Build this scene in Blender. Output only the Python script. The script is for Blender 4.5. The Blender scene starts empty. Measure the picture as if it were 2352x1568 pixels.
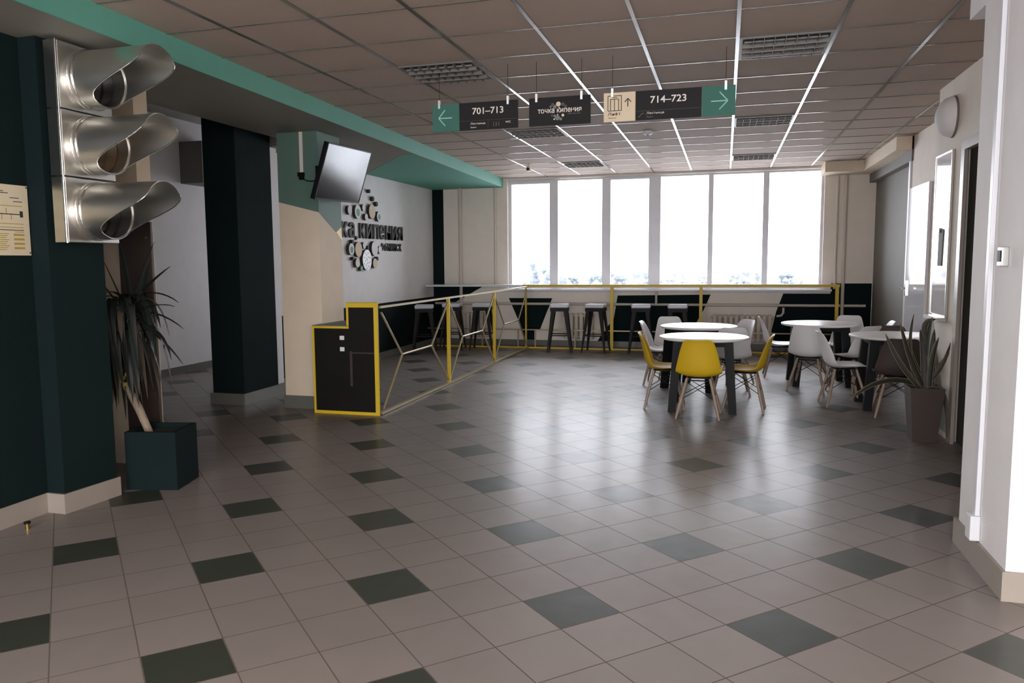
import bpy, math, random
from mathutils import Vector, Matrix
random.seed(7)
S = bpy.context.scene
COL = S.collection
# ------------------------------------------------------------------ camera
F_PX, CXP, CYP = 1802.03, 1137.82, 784.36
cam = bpy.data.cameras.new('camera'); camo = bpy.data.objects.new('camera', cam); COL.objects.link(camo)
cam.sensor_width = 36.0; cam.lens = F_PX * 36.0 / 2352.0
cam.shift_x = -(CXP - 1176.0) / 2352.0; cam.shift_y = (CYP - 784.0) / 2352.0
EYE = Vector((0, 0, 1.471))
r_ = Vector((0.95960, 0.28080, -0.00915)); f_ = Vector((-0.27932, 0.95477, -0.10155))
f_.normalize(); r_ = (r_ - f_ * r_.dot(f_)).normalized(); u_ = r_.cross(f_).normalized()
camo.matrix_world = Matrix(((r_.x, u_.x, -f_.x, EYE.x), (r_.y, u_.y, -f_.y, EYE.y), (r_.z, u_.z, -f_.z, EYE.z), (0, 0, 0, 1)))
cam.clip_start = 0.05; cam.clip_end = 3000
S.camera = camo
# ------------------------------------------------------------------ view / world / daylight
S.view_settings.view_transform = 'Standard'; S.view_settings.look = 'None'
S.view_settings.gamma = 1.0; S.view_settings.use_curve_mapping = False
S.view_settings.exposure = 1.12
W = bpy.data.worlds.new('overcast_sky'); S.world = W; W.use_nodes = True
bg = W.node_tree.nodes['Background']; bg.inputs[0].default_value = (0.89, 0.92, 1.0, 1); bg.inputs[1].default_value = 5.0
def portal(name, loc, sx, sz, rot):
    l = bpy.data.lights.new(name, 'AREA'); l.shape = 'RECTANGLE'; l.size = sx; l.size_y = sz; l.cycles.is_portal = True
    o = bpy.data.objects.new(name, l); COL.objects.link(o); o.location = loc; o.rotation_euler = rot
portal('window_portal', (-1.1, 13.52, 1.94), 5.2, 1.9, (math.radians(-90), 0, 0))
portal('added_back_opening_portal', (.2, -4.05, 1.62), 7.8, 2.4, (math.radians(90), 0, 0))  # daylight through an opening added behind the camera to brighten camera-facing surfaces
for k_, x_ in enumerate((-2.2, 0.2, 2.6)):  # unseen area lamps added behind the camera as warm fill
    l_ = bpy.data.lights.new('added_fill_panel', 'AREA'); l_.shape = 'RECTANGLE'; l_.size = 1.2; l_.size_y = 1.2; l_.energy = 72; l_.color = (1.0, .94, .88)
    o_ = bpy.data.objects.new('added_fill_panel', l_); COL.objects.link(o_); o_.location = (x_, -2.2, 2.88)
portal('added_side_opening_portal', (-4.45, -1.3, 1.65), 4.2, 1.9, (math.radians(90), 0, math.radians(-90)))  # unseen side opening added to brighten the right pillar
portal('hall_window_portal', (-5.7, 12.55, 1.9), 1.6, 1.4, (math.radians(-90), 0, 0))

# ------------------------------------------------------------------ materials
def s2l(c): return tuple(((x / 255) / 12.92 if x / 255 <= .04045 else ((x / 255 + .055) / 1.055) ** 2.4) for x in c)
def mat(name, col, rough=.6, metal=0., spec=.5, var=.06, scale=6., bump=0., bscale=60., lin=False, coat=0., trans=0.):
    m = bpy.data.materials.new(name); m.use_nodes = True; nt = m.node_tree; N = nt.nodes; L = nt.links
    b = N['Principled BSDF']; c = col if lin else s2l(col)
    b.inputs['Roughness'].default_value = rough; b.inputs['Metallic'].default_value = metal
    b.inputs['Specular IOR Level'].default_value = spec
    if coat: b.inputs['Coat Weight'].default_value = coat; b.inputs['Coat Roughness'].default_value = .05
    if trans: b.inputs['Transmission Weight'].default_value = trans
    tc = N.new('ShaderNodeTexCoord'); n = N.new('ShaderNodeTexNoise'); n.inputs['Scale'].default_value = scale; n.inputs['Detail'].default_value = 3
    L.new(tc.outputs['Object'], n.inputs['Vector'])
    r = N.new('ShaderNodeMapRange'); r.inputs['To Min'].default_value = 1 - var; r.inputs['To Max'].default_value = 1 + var
    L.new(n.outputs['Fac'], r.inputs['Value'])
    v = N.new('ShaderNodeVectorMath'); v.operation = 'SCALE'; v.inputs[0].default_value = c; L.new(r.outputs[0], v.inputs['Scale'])
    L.new(v.outputs[0], b.inputs['Base Color'])
    if bump:
        n2 = N.new('ShaderNodeTexNoise'); n2.inputs['Scale'].default_value = bscale; L.new(tc.outputs['Object'], n2.inputs['Vector'])
        bp = N.new('ShaderNodeBump'); bp.inputs['Strength'].default_value = bump; bp.inputs['Distance'].default_value = .01
        L.new(n2.outputs['Fac'], bp.inputs['Height']); L.new(bp.outputs[0], b.inputs['Normal'])
    return m
M = {}
M['white'] = mat('white_wall_paint', (238, 227, 214), .75, bump=.08)
M['cool'] = mat('pale_wall_paint', (230, 227, 226), .7, bump=.08)
M['cream'] = mat('cream_wall_paint', (222, 204, 180), .75, bump=.1)
M['black'] = mat('black_wall_paint', (22, 33, 33), .8, spec=.06, bump=.15, bscale=30)
M['teal'] = mat('teal_paint', (92, 158, 138), .65, bump=.08)
M['sagecol'] = mat('grey_green_paint', (92, 118, 106), .65, bump=.08)
M['tealsign'] = mat('teal_sign_face', (60, 104, 92), .6, spec=.2)
M['sage'] = mat('sage_wall_paint', (150, 160, 148), .7)
M['soffit'] = mat('soffit_paint', (130, 126, 116), .6)
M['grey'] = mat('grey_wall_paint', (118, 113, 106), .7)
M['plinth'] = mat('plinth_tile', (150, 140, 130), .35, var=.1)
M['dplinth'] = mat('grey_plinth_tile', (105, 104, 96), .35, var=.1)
M['frame'] = mat('white_window_plastic', (222, 222, 226), .35)
M['steel'] = mat('galvanised_sheet', (222, 219, 212), .36, 1.0, var=.12, scale=3)
M['edge'] = mat('bright_steel', (215, 215, 210), .25, 1.0)
M['yellow'] = mat('yellow_enamel', (212, 178, 34), .45)
M['rail'] = mat('brass_yellow_steel', (168, 152, 118), .35, .3)
M['panel'] = mat('black_gloss_panel', (30, 29, 27), .25, spec=.3, var=.2)
M['dark'] = mat('black_plastic', (16, 17, 17), .5, spec=.15)
M['doordark'] = mat('doorway_dark_panel', (66, 66, 60), .7, spec=.2)
M['board'] = mat('dark_brown_board', (62, 52, 46), .4, var=.1)
M['soil'] = mat('soil', (40, 32, 26), .9, var=.3, scale=40)
M['bark'] = mat('pale_bark', (140, 124, 105), .8, var=.35, scale=25, bump=.5)
M['leaf'] = mat('dark_leaf', (26, 30, 26), .5, spec=.25, var=.3, scale=10)
M['dryleaf'] = mat('dry_leaf', (72, 58, 46), .7, var=.3, scale=10)
M['leaf2'] = mat('green_brown_leaf', (48, 46, 38), .5, spec=.3, var=.35, scale=14)
M['leafedge'] = mat('pale_leaf_edge', (128, 114, 88), .5)
M['pot'] = mat('brown_pot', (70, 58, 52), .5)
M['whiteshell'] = mat('white_shell_plastic', (232, 228, 228), .35)
M['yellowshell'] = mat('yellow_shell_plastic', (200, 163, 22), .5)
M['brownshell'] = mat('brown_shell_plastic', (70, 60, 56), .45)
M['wood'] = mat('beech_wood', (150, 130, 113), .5, var=.15, scale=30)
M['tabletop'] = mat('white_laminate', (232, 230, 228), .28)
M['stool'] = mat('dark_bronze_metal', (38, 34, 32), .55, .2, spec=.2)
M['stoolseat'] = mat('pale_seat', (205, 206, 212), .3)
M['radiator'] = mat('cream_radiator_enamel', (206, 194, 178), .45)
M['whiteboard'] = mat('whiteboard_enamel', (226, 226, 230), .06, spec=.8)
M['door'] = mat('white_door_gloss', (222, 221, 224), .07, spec=.8)
M['chrome'] = mat('chrome', (220, 220, 222), .15, 1.0)
M['paper'] = mat('paper', (214, 200, 170), .8)
M['paperyellow'] = mat('yellow_print', (176, 152, 70), .8)
M['ink'] = mat('dark_ink', (50, 48, 46), .7)
M['signdark'] = mat('sign_dark', (30, 28, 27), .6, spec=.2)
M['signbeige'] = mat('sign_beige', (212, 192, 162), .6)
M['signtext'] = mat('sign_text', (226, 216, 206), .6)
M['arrow'] = mat('arrow_mint', (150, 200, 186), .5)
M['louvre'] = mat('louvre_aluminium', (118, 112, 106), .5, .25, spec=.3)
M['louvreback'] = mat('louvre_recess', (34, 34, 32), .5, .2)
M['tube'] = mat('unlit_tube', (120, 118, 112), .4)
M['brass'] = mat('brass', (190, 160, 90), .25, 1.0)
M['screen'] = mat('tv_glass', (24, 24, 22), .14, spec=.6)
M['concrete'] = mat('hall_ceiling', (150, 146, 138), .8)
M['amber'] = mat('amber_lens', (80, 62, 40), .2)
M['blacklens'] = mat('black_lens', (10, 12, 12), .15)
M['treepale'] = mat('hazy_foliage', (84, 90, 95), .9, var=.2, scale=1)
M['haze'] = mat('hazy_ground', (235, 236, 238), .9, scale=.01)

def floor_mat():
    m = bpy.data.materials.new('floor_tiles'); m.use_nodes = True; nt = m.node_tree; N = nt.nodes; L = nt.links
    b = N['Principled BSDF']; g = N.new('ShaderNodeNewGeometry'); sp = N.new('ShaderNodeSeparateXYZ'); L.new(g.outputs['Position'], sp.inputs[0])
    def mth(op, a, bb=None, c=None):
        n = N.new('ShaderNodeMath'); n.operation = op
        for i, v in enumerate((a, bb, c)):
            if v is None: continue
            if isinstance(v, (int, float)): n.inputs[i].default_value = v
            else: L.new(v, n.inputs[i])
        return n.outputs[0]
    x = mth('SUBTRACT', sp.outputs[0], -1.454); y = mth('SUBTRACT', sp.outputs[1], 2.968); k = .70710678 / .30
    u = mth('MULTIPLY', mth('ADD', x, y), k); v = mth('MULTIPLY', mth('SUBTRACT', y, x), k)
    iu = mth('FLOOR', u); iv = mth('FLOOR', v); fu = mth('SUBTRACT', u, iu); fv = mth('SUBTRACT', v, iv)
    w = mth('FLOORED_MODULO', mth('ADD', mth('SUBTRACT', iu, mth('MULTIPLY', iv, 3)), .5), 8); dark = mth('LESS_THAN', w, 1.0)
    eu = mth('MINIMUM', fu, mth('SUBTRACT', 1, fu)); ev = mth('MINIMUM', fv, mth('SUBTRACT', 1, fv)); e = mth('MINIMUM', eu, ev)
    grout = mth('LESS_THAN', e, .009)
    cv = N.new('ShaderNodeCombineXYZ'); L.new(iu, cv.inputs[0]); L.new(iv, cv.inputs[1])
    wn = N.new('ShaderNodeTexWhiteNoise'); wn.noise_dimensions = '3D'; L.new(cv.outputs[0], wn.inputs['Vector'])
    ns = N.new('ShaderNodeTexNoise'); ns.inputs['Scale'].default_value = 5; ns.inputs['Detail'].default_value = 5; L.new(g.outputs['Position'], ns.inputs['Vector'])
    var = mth('ADD', mth('MULTIPLY', wn.outputs['Value'], .10), mth('MULTIPLY', ns.outputs['Fac'], .16)); var = mth('ADD', var, .86)
    def mix(f, a, bb):
        n = N.new('ShaderNodeMix'); n.data_type = 'RGBA'; L.new(f, n.inputs['Factor'])
        for s_, vv in (('A', a), ('B', bb)):
            i = [q for q in n.inputs if q.name == s_ and q.type == 'RGBA'][0]
            if isinstance(vv, tuple): i.default_value = (*vv, 1)
            else: L.new(vv, i)
        return [q for q in n.outputs if q.type == 'RGBA'][0]
    c = mix(dark, s2l((124, 115, 110)), s2l((48, 52, 43)))
    sc = N.new('ShaderNodeVectorMath'); sc.operation = 'SCALE'; L.new(c, sc.inputs[0]); L.new(var, sc.inputs['Scale'])
    c2 = mix(grout, sc.outputs[0], s2l((84, 74, 66)))
    L.new(c2, b.inputs['Base Color'])
    n3 = N.new('ShaderNodeTexNoise'); n3.inputs['Scale'].default_value = 9; n3.inputs['Detail'].default_value = 4; L.new(g.outputs['Position'], n3.inputs['Vector'])
    rr = mth('ADD', mth('MULTIPLY', n3.outputs['Fac'], .12), .44); rr = mth('ADD', rr, mth('MULTIPLY', grout, .4)); L.new(rr, b.inputs['Roughness'])
    b.inputs['Specular IOR Level'].default_value = .5; b.inputs['Coat Weight'].default_value = .23; b.inputs['Coat Roughness'].default_value = .20; b.inputs['Coat IOR'].default_value = 1.35
    n4 = N.new('ShaderNodeTexNoise'); n4.inputs['Scale'].default_value = 14; n4.inputs['Detail'].default_value = 2; L.new(g.outputs['Position'], n4.inputs['Vector'])
    hh = mth('ADD', mth('MULTIPLY', n4.outputs['Fac'], .10), mth('MULTIPLY', wn.outputs['Value'], .0)); hh = mth('SUBTRACT', hh, mth('MULTIPLY', grout, .10))
    bp = N.new('ShaderNodeBump'); bp.inputs['Strength'].default_value = .6; bp.inputs['Distance'].default_value = .01; L.new(hh, bp.inputs['Height'])
    L.new(bp.outputs[0], b.inputs['Normal']); L.new(bp.outputs[0], b.inputs['Coat Normal'])
    return m
M['floor'] = floor_mat()
M['ceiltile'] = mat('ceiling_tile', (170, 151, 137), .9, var=.05, scale=3, bump=.3, bscale=120)
M['tbar'] = mat('grey_enamel_bar', (92, 92, 86), .2, .0, spec=.9)
def glass_mat():
    m = bpy.data.materials.new('window_glass'); m.use_nodes = True; nt = m.node_tree; N = nt.nodes; L = nt.links
    N.remove(N['Principled BSDF']); o = N['Material Output']
    t = N.new('ShaderNodeBsdfTransparent'); gl = N.new('ShaderNodeBsdfGlossy'); gl.inputs['Roughness'].default_value = .02
    fr = N.new('ShaderNodeFresnel'); fr.inputs['IOR'].default_value = 1.3
    tc = N.new('ShaderNodeTexCoord'); n = N.new('ShaderNodeTexNoise'); n.inputs['Scale'].default_value = 2; L.new(tc.outputs['Object'], n.inputs['Vector'])
    r = N.new('ShaderNodeMapRange'); r.inputs['To Min'].default_value = .95; r.inputs['To Max'].default_value = 1.; L.new(n.outputs['Fac'], r.inputs['Value'])
    L.new(r.outputs[0], t.inputs['Color'])
    mx = N.new('ShaderNodeMixShader'); L.new(fr.outputs[0], mx.inputs[0]); L.new(t.outputs[0], mx.inputs[1]); L.new(gl.outputs[0], mx.inputs[2]); L.new(mx.outputs[0], o.inputs[0])
    return m
M['glass'] = glass_mat()

# ------------------------------------------------------------------ mesh helpers
class MB:
    def __init__(s): s.v = []; s.f = []; s.m = []; s.sm = []; s.mats = []
    def mi(s, m):
        if m not in s.mats: s.mats.append(m)
        return s.mats.index(m)
    def add(s, vs, fs, m, smooth=False, mtx=None):
        k = len(s.v); i = s.mi(m)
        s.v += [tuple(mtx @ Vector(v)) if mtx else tuple(v) for v in vs]
        for f in fs: s.f.append(tuple(a + k for a in f)); s.m.append(i); s.sm.append(smooth)
        return s
    def box(s, a, b, m, mtx=None):
        x0, y0, z0 = a; x1, y1, z1 = b
        v = [(x0, y0, z0), (x1, y0, z0), (x1, y1, z0), (x0, y1, z0), (x0, y0, z1), (x1, y0, z1), (x1, y1, z1), (x0, y1, z1)]
        return s.add(v, [(0, 3, 2, 1), (4, 5, 6, 7), (0, 1, 5, 4), (1, 2, 6, 5), (2, 3, 7, 6), (3, 0, 4, 7)], m, False, mtx)
    def prism(s, poly, d, m, mtx=None):   # poly: 3d points, d: extrusion vector
        n = len(poly); d = Vector(d); v = [Vector(p) for p in poly] + [Vector(p) + d for p in poly]
        return s.add(v, [tuple(range(n - 1, -1, -1)), tuple(range(n, 2 * n))] + [(i, (i + 1) % n, (i + 1) % n + n, i + n) for i in range(n)], m, False, mtx)
    def tube(s, pts, r, m, seg=10, cap=True, mtx=None, flat=None):
        pts = [Vector(p) for p in pts]; n = len(pts); rs = r if isinstance(r, (list, tuple)) else [r] * n
        v = []; prev = None
        for i, p in enumerate(pts):
            t = (pts[min(i + 1, n - 1)] - pts[max(i - 1, 0)]).normalized()
            if prev is None: a = t.orthogonal().normalized() if abs(t.z) > .9 else Vector((0, 0, 1)).cross(t).normalized()
            else: a = (prev - t * prev.dot(t)).normalized()
            prev = a; b = t.cross(a)
            for k in range(seg):
                an = 2 * math.pi * (k + .5) / seg
                v.append(p + (a * math.cos(an) + b * math.sin(an)) * rs[i])
        f = [(i * seg + k, i * seg + (k + 1) % seg, (i + 1) * seg + (k + 1) % seg, (i + 1) * seg + k) for i in range(n - 1) for k in range(seg)]
        if cap: f += [tuple(range(seg - 1, -1, -1)), tuple(range((n - 1) * seg, n * seg))]
        return s.add(v, f, m, seg > 6, mtx)
    def cyl(s, p, q, r, m, seg=24, r2=None, mtx=None): return s.tube([p, q], [r, r if r2 is None else r2], m, seg, True, mtx)
    def lathe(s, prof, m, seg=40, mtx=None):
        n = len(prof); v = [(r * math.cos(2 * math.pi * k / seg), r * math.sin(2 * math.pi * k / seg), z) for r, z in prof for k in range(seg)]
        f = [(i * seg + k, i * seg + (k + 1) % seg, (i + 1) * seg + (k + 1) % seg, (i + 1) * seg + k) for i in range(n - 1) for k in range(seg)]
        f += [tuple(range(seg - 1, -1, -1)), tuple(range((n - 1) * seg, n * seg))]
        return s.add(v, f, m, True, mtx)
    def build(s, name, parent=None, origin=None, bevel=0.):
        me = bpy.data.meshes.new(name); o = origin or (0, 0, 0)
        me.from_pydata([(a - o[0], b - o[1], c - o[2]) for a, b, c in s.v], [], s.f)
        for m in s.mats: me.materials.append(m)
        me.polygons.foreach_set('material_index', s.m); me.polygons.foreach_set('use_smooth', s.sm)
        me.update(); ob = bpy.data.objects.new(name, me); COL.objects.link(ob); ob.location = o
        if parent: ob.parent = parent
        if bevel:
            b = ob.modifiers.new('bevel', 'BEVEL'); b.width = bevel; b.segments = 2; b.limit_method = 'ANGLE'
        if any(s.sm):
            try: me.set_sharp_from_angle(angle=math.radians(50))
            except Exception: pass
        return ob
def tag(o, label, cat, group=None, kind=None):
    o['label'] = label; o['category'] = cat
    if group: o['group'] = group
    if kind: o['kind'] = kind
    return o
def struct(o): o['kind'] = 'structure'; return o
def thing(name, label, cat, loc=(0, 0, 0), rz=0., group=None):
    o = bpy.data.objects.new(name, None); COL.objects.link(o); o.location = loc; o.rotation_euler = (0, 0, rz); o.empty_display_size = .1
    return tag(o, label, cat, group)
def box(name, a, b, m, parent=None, bevel=0.): return MB().box(a, b, m).build(name, parent, bevel=bevel)
def dup(root, loc, rz, label, group=None):
    r = root.copy(); COL.objects.link(r); r.location = loc; r.rotation_euler = (0, 0, rz); r['label'] = label
    if group: r['group'] = group
    for ch in root.children:
        c = ch.copy(); COL.objects.link(c); c.parent = r
        for g in ch.children: d = g.copy(); COL.objects.link(d); d.parent = c
    return r
def text_geo(body, bold=0.):
    cu = bpy.data.curves.new('t', 'FONT'); cu.body = body; cu.size = 1; cu.resolution_u = 3; cu.offset = bold
    ob = bpy.data.objects.new('t', cu); COL.objects.link(ob); bpy.context.view_layer.update()
    me = ob.to_mesh(); vs = [tuple(v.co) for v in me.vertices]; fs = [tuple(p.vertices) for p in me.polygons]
    ob.to_mesh_clear(); bpy.data.objects.remove(ob); bpy.data.curves.remove(cu)
    return vs, fs
def text(mb, body, O, R, U, w, h, m, depth=.002, bold=0.):
    """lay the writing into the rectangle with corner O, right R, up U, width w, height h; extruded towards the viewer"""
    vs, fs = text_geo(body, bold); R = Vector(R); U = Vector(U); Nn = R.cross(U); O = Vector(O)
    x0 = min(v[0] for v in vs); x1 = max(v[0] for v in vs); y0 = min(v[1] for v in vs); y1 = max(v[1] for v in vs)
    P = lambda v, d: O + R * ((v[0] - x0) / (x1 - x0) * w) + U * ((v[1] - y0) / (y1 - y0) * h) + Nn * d
    n = len(vs); V = [P(v, depth) for v in vs]; mb.add(V, fs, m)
    ec = {}
    for f in fs:
        for a, b in zip(f, f[1:] + f[:1]): ec[(a, b)] = 1
    rim = [(a, b) for a, b in ec if (b, a) not in ec]
    V2 = V + [P(v, 0) for v in vs]; mb.add(V2, [(b, a, a + n, b + n) for a, b in rim], m)

# ------------------------------------------------------------------ the room shell
ZC = 2.906; ZS = 2.755; YW = 13.35; ZH = 3.4
struct(box('floor', (-8, -4.2, -.2), (4.5, 13.9, 0), M['floor']))
# ceiling of square tiles in a white grid
ceil = MB(); ceil.box((-4.0, -4.2, ZC), (4.5, YW, ZC + .12), M['ceiltile']); ceil = struct(ceil.build('ceiling'))
g = MB(); OX, OY = -2.951, 4.30
for i in range(-1, 12):
    x = OX + .6 * i
    if x > -3.5: g.box((x - .012, -4.2, ZC - .006), (x + .012, YW, ZC + .002), M['tbar'])
for j in range(-13, 16):
    y = OY + .6 * j; g.box((-3.7, y - .005, ZC - .004), (4.5, y + .005, ZC + .002), M['tbar'])
g.build('ceiling_grid', ceil)
# soffit with the teal fascia; it widens to the logo wall further back
so = MB()
def fx(y): return -3.30 - .04 * (y - 2)
so.prism([(-4.46, -4.2, ZS), (fx(-4.2), -4.2, ZS), (fx(7.8), 7.8, ZS), (-4.46, 7.8, ZS)], (0, 0, .66), M['soffit'])
so.prism([(-5.2, 7.8, ZS), (fx(7.8), 7.8, ZS), (fx(YW), YW, ZS), (-5.2, YW, ZS)], (0, 0, .66), M['soffit'])
so.prism([(-5.05, 10.6, ZS - .003), (-3.75, 8.9, ZS - .003), (fx(8.9), 8.9, ZS - .003), (fx(YW), YW, ZS - .003), (-5.05, YW, ZS - .003)], (0, 0, .003), M['teal'])
so.prism([(fx(-4.2), -4.2, ZS - .004), (fx(-4.2) + .012, -4.2, ZS - .004), (fx(YW) + .012, YW, ZS - .004), (fx(YW), YW, ZS - .004)], (0, 0, ZC - ZS + .004), M['teal'])
struct(so.build('trim_1'))
# window wall with the opening, painted shapes are part of the wall
ww = MB()
WX0, WX1, WZ0, WZ1 = -3.665, 1.467, 1.0, 2.872
ww.box((-5.4, YW, 0), (WX0, YW + .4, ZH), M['white']); ww.box((WX1, YW, 0), (4.5, YW + .4, ZH), M['white'])
ww.box((WX0, YW, 0), (WX1, YW + .4, WZ0), M['white']); ww.box((WX0, YW, WZ1), (WX1, YW + .4, ZH), M['white'])
def paint(mb, pts, m, y=YW, t=.004): mb.prism([(x, y - t, z) for x, z in pts], (0, t, 0), m)
paint(ww, [(-5.06, 1.07), (-5.06, .1), (-4.74, .1), (-4.74, .7), (-4.06, 1.07)], M['black'])
paint(ww, [(-5.06, 1.07), (-4.85, 1.07), (-4.85, ZS), (-5.06, ZS)], M['black'])
paint(ww, [(-3.65, .83), (-3.41, .28), (-3.38, .1), (-3.19, .1), (-3.19, .28), (-3.09, .28), (-2.87, .83)], M['black'])
paint(ww, [(-1.74, .88), (-1.80, .5), (-2.08, .1), (-.62, .1), (-.33, .64), (-.22, .90)], M['black'])
paint(ww, [(.90, .92), (.80, .63), (.69, .1), (2.19, .1), (2.19, 1.08), (1.60, 1.08), (1.60, .92)], M['black'])
struct(ww.build('wall_far'))
bb = MB(); bb.box((-5.05, YW - .02, 0), (2.2, YW, .1), M['dplinth']); struct(bb.build('baseboard_far'))
# window: frame, sashes, panes
win = struct(MB().box((WX0, YW + .10, WZ0), (WX0 + .05, YW + .2, WZ1), M['frame']).box((WX1 - .04, YW + .10, WZ0), (WX1, YW + .2, WZ1), M['frame'])
             .box((WX0 + .05, YW + .10, WZ1 - .03), (WX1 - .04, YW + .2, WZ1), M['frame']).box((WX0 + .05, YW + .10, WZ0), (WX1 - .04, YW + .2, WZ0 + .06), M['frame']).build('window_1'))
panes = [(-3.580, -2.923, 2.80), (-2.794, -2.016, 2.850), (-1.888, -1.234, 2.82), (-1.057, -.275, 2.848), (-.214, .573, 2.850), (.645, 1.397, 2.850)]
for a, b in [(-2.923, -2.794), (-2.016, -1.888), (-1.234, -1.057), (-.275, -.214), (.573, .645)]:
    box('mullion', (a - .008, YW + .08, WZ0 + .06), (b + .008, YW + .19, WZ1 - .03), M['frame'], win)
for k in (0, 2):
    a, b, z = panes[k]
    box('sash', (a - .03, YW + .07, z), (b + .03, YW + .17, WZ1 - .03), M['frame'], win)
    box('window_handle', (b + .02, YW + .05, 1.75), (b + .045, YW + .08, 1.90), M['frame'], win)
for a, b, z in panes: box('pane', (a - .01, YW + .14, WZ0 + .05), (b + .01, YW + .145, WZ1 - .02), M['glass'], win)
box('window_sill', (WX0 - .05, YW - .16, .955), (1.60, YW + .10, .995), M['frame'], win, .006)
# wall with the logo, upper part white, lower part black
lw = MB(); lw.box((-5.4, 7.95, 0), (-5.06, YW, ZH), M['cool']); lw.box((-5.06, 7.95, .1), (-5.055, YW, .85), M['black']); lw.box((-5.4, 7.7, 0), (-4.88, 7.95, ZH), M['cool'])
struct(lw.build('wall_logo')); bl = MB(); bl.box((-5.06, 7.97, 0), (-5.04, YW, .1), M['dplinth']); bl.box((-4.9, 7.68, 0), (-4.86, 7.97, .1), M['dplinth']); struct(bl.build('baseboard_logo'))
# free-standing column beside the hall (black) and the cream column
c1 = MB(); c1.box((-5.18, 7.05, .12), (-4.80, 7.70, ZH), M['black']); c1.box((-5.20, 7.02, 0), (-4.785, 7.72, .12), M['dplinth']); struct(c1.build('wall_column'))
c2 = MB(); c2.box((-4.30, 7.03, .13), (-3.86, 7.50, ZS), M['cream']); c2.box((-4.31, 7.01, 0), (-3.85, 7.51, .13), M['dplinth'])
c2.prism([(-4.30, 7.027, ZS), (-4.30, 7.027, 2.08), (-3.86, 7.027, 1.97), (-3.86, 7.027, ZS)], (0, .003, 0), M['sagecol'])
c2.prism([(-3.857, 7.03, ZS), (-3.857, 7.03, 1.97), (-3.857, 7.37, 1.79), (-3.857, 7.50, 1.85), (-3.857, 7.50, ZS)], (-.003, 0, 0), M['sagecol'])
c2.prism([(-3.857, 7.38, 1.785), (-3.857, 7.50, 1.70), (-3.857, 7.50, 1.845)], (-.003, 0, 0), M['yellow'])
struct(c2.build('wall_column'))
# near black wall on the left, stepped
nw = MB(); nw.prism([(-4.6, .8, .12), (-3.87, .8, .12), (-3.87, 3.65, .12), (-3.745, 3.65, .12), (-3.71, 4.03, .12), (-4.6, 4.03, .12)], (0, 0, ZH - .12), M['black']); nw.box((-4.6, -4.2, 0), (-3.87, -3.4, ZH), M['white']); nw.box((-4.6, -3.4, 0), (-3.87, .8, .7), M['white']); nw.box((-4.6, -3.4, 2.6), (-3.87, .8, ZH), M['white']); struct(nw.build('wall_left'))  # the opening at the camera end is added to let in side daylight
nb = MB(); nb.prism([(-4.6, -4.2, 0), (-3.862, -4.2, 0), (-3.862, 3.635, 0), (-3.735, 3.635, 0), (-3.70, 4.05, 0), (-4.6, 4.05, 0)], (0, 0, .12), M['plinth']); struct(nb.build('baseboard_left'))
struct(box('wall_stub', (-4.62, 4.72, 0), (-4.02, 4.86, ZS), M['cream']))
# hall on the far left
hl = MB(); hl.box((-7.3, 2, 0), (-7.05, 12.6, ZH), M['cool']); hl.box((-7.05, 2, 0), (-7.03, 12.6, .1), M['dplinth']); hl.box((-7.05, 9.1, 2.55), (-6.7, 9.6, 3.1), M['grey']); struct(hl.build('wall_hall'))
he = MB(); he.box((-7.3, 12.4, 0), (-6.5, 12.6, ZH), M['cool']); he.box((-6.5, 12.4, 0), (-5.38, 12.6, 1.2), M['cool']); he.box((-6.5, 12.4, 2.6), (-5.38, 12.6, ZH), M['cool']); struct(he.build('wall_hall_end'))
struct(box('wall_hall_near', (-7.3, 1.9, 0), (-4.6, 2.0, ZH), M['cool']))
struct(box('ceiling_hall', (-7.3, 1.9, ZH), (-4.4, 13.8, ZH + .1), M['concrete']))
# right side: pillar, near wall with the dark doorway, recessed wall, bulkhead
pl = MB(); pl.box((1.18, 3.73, .13), (2.2, 4.43, ZC), M['cool']); pl.box((1.165, 3.715, 0), (2.2, 4.47, .13), M['plinth']); pl.box((1.18, 4.43, 2.68), (1.8, 4.69, ZC), M['cool']); struct(pl.build('wall_pillar'))
rw = MB(); rw.box((1.75, 6.95, 0), (2.1, 7.75, ZC), M['white']); rw.box((1.75, 4.43, 2.30), (2.1, 6.95, ZC), M['white']); rw.box((1.75, 4.43, 0), (2.1, 5.6, 2.3), M['white'])
rw.prism([(1.747, 7.745, .05), (1.747, 6.98, .05), (1.747, 7.745, 1.10)], (.003, 0, 0), M['sage'])
struct(rw.build('wall_right'))
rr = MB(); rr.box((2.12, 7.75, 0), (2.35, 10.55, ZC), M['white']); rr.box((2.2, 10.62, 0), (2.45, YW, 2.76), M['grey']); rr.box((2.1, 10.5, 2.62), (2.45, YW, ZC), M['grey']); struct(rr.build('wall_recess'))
struct(MB().box((2.10, 10.55, 0), (2.2, 10.62, 2.62), M['frame']).build('trim_2'))
bk = MB(); bk.prism([(1.40, 13.35, 2.75), (1.40, 12.78, 2.75), (1.93, 12.78, 2.75), (1.93, 10.5, 2.75), (2.2, 10.5, 2.75), (2.2, 13.35, 2.75)], (0, 0, ZC - 2.75 + .01), M['cream']); struct(bk.build('trim_3'))
dd = MB(); dd.box((1.80, 5.6, 0), (1.84, 6.95, 2.30), M['doordark']); d2 = struct(dd.build('door_2'))  # panel across the doorway, darkness of the interior put into its colour
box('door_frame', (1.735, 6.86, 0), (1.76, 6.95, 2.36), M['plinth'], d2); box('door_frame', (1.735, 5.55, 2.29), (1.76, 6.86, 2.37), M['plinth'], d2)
d1 = struct(box('door_1', (2.085, 9.52, .02), (2.118, 10.46, 2.285), M['door']))
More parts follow.
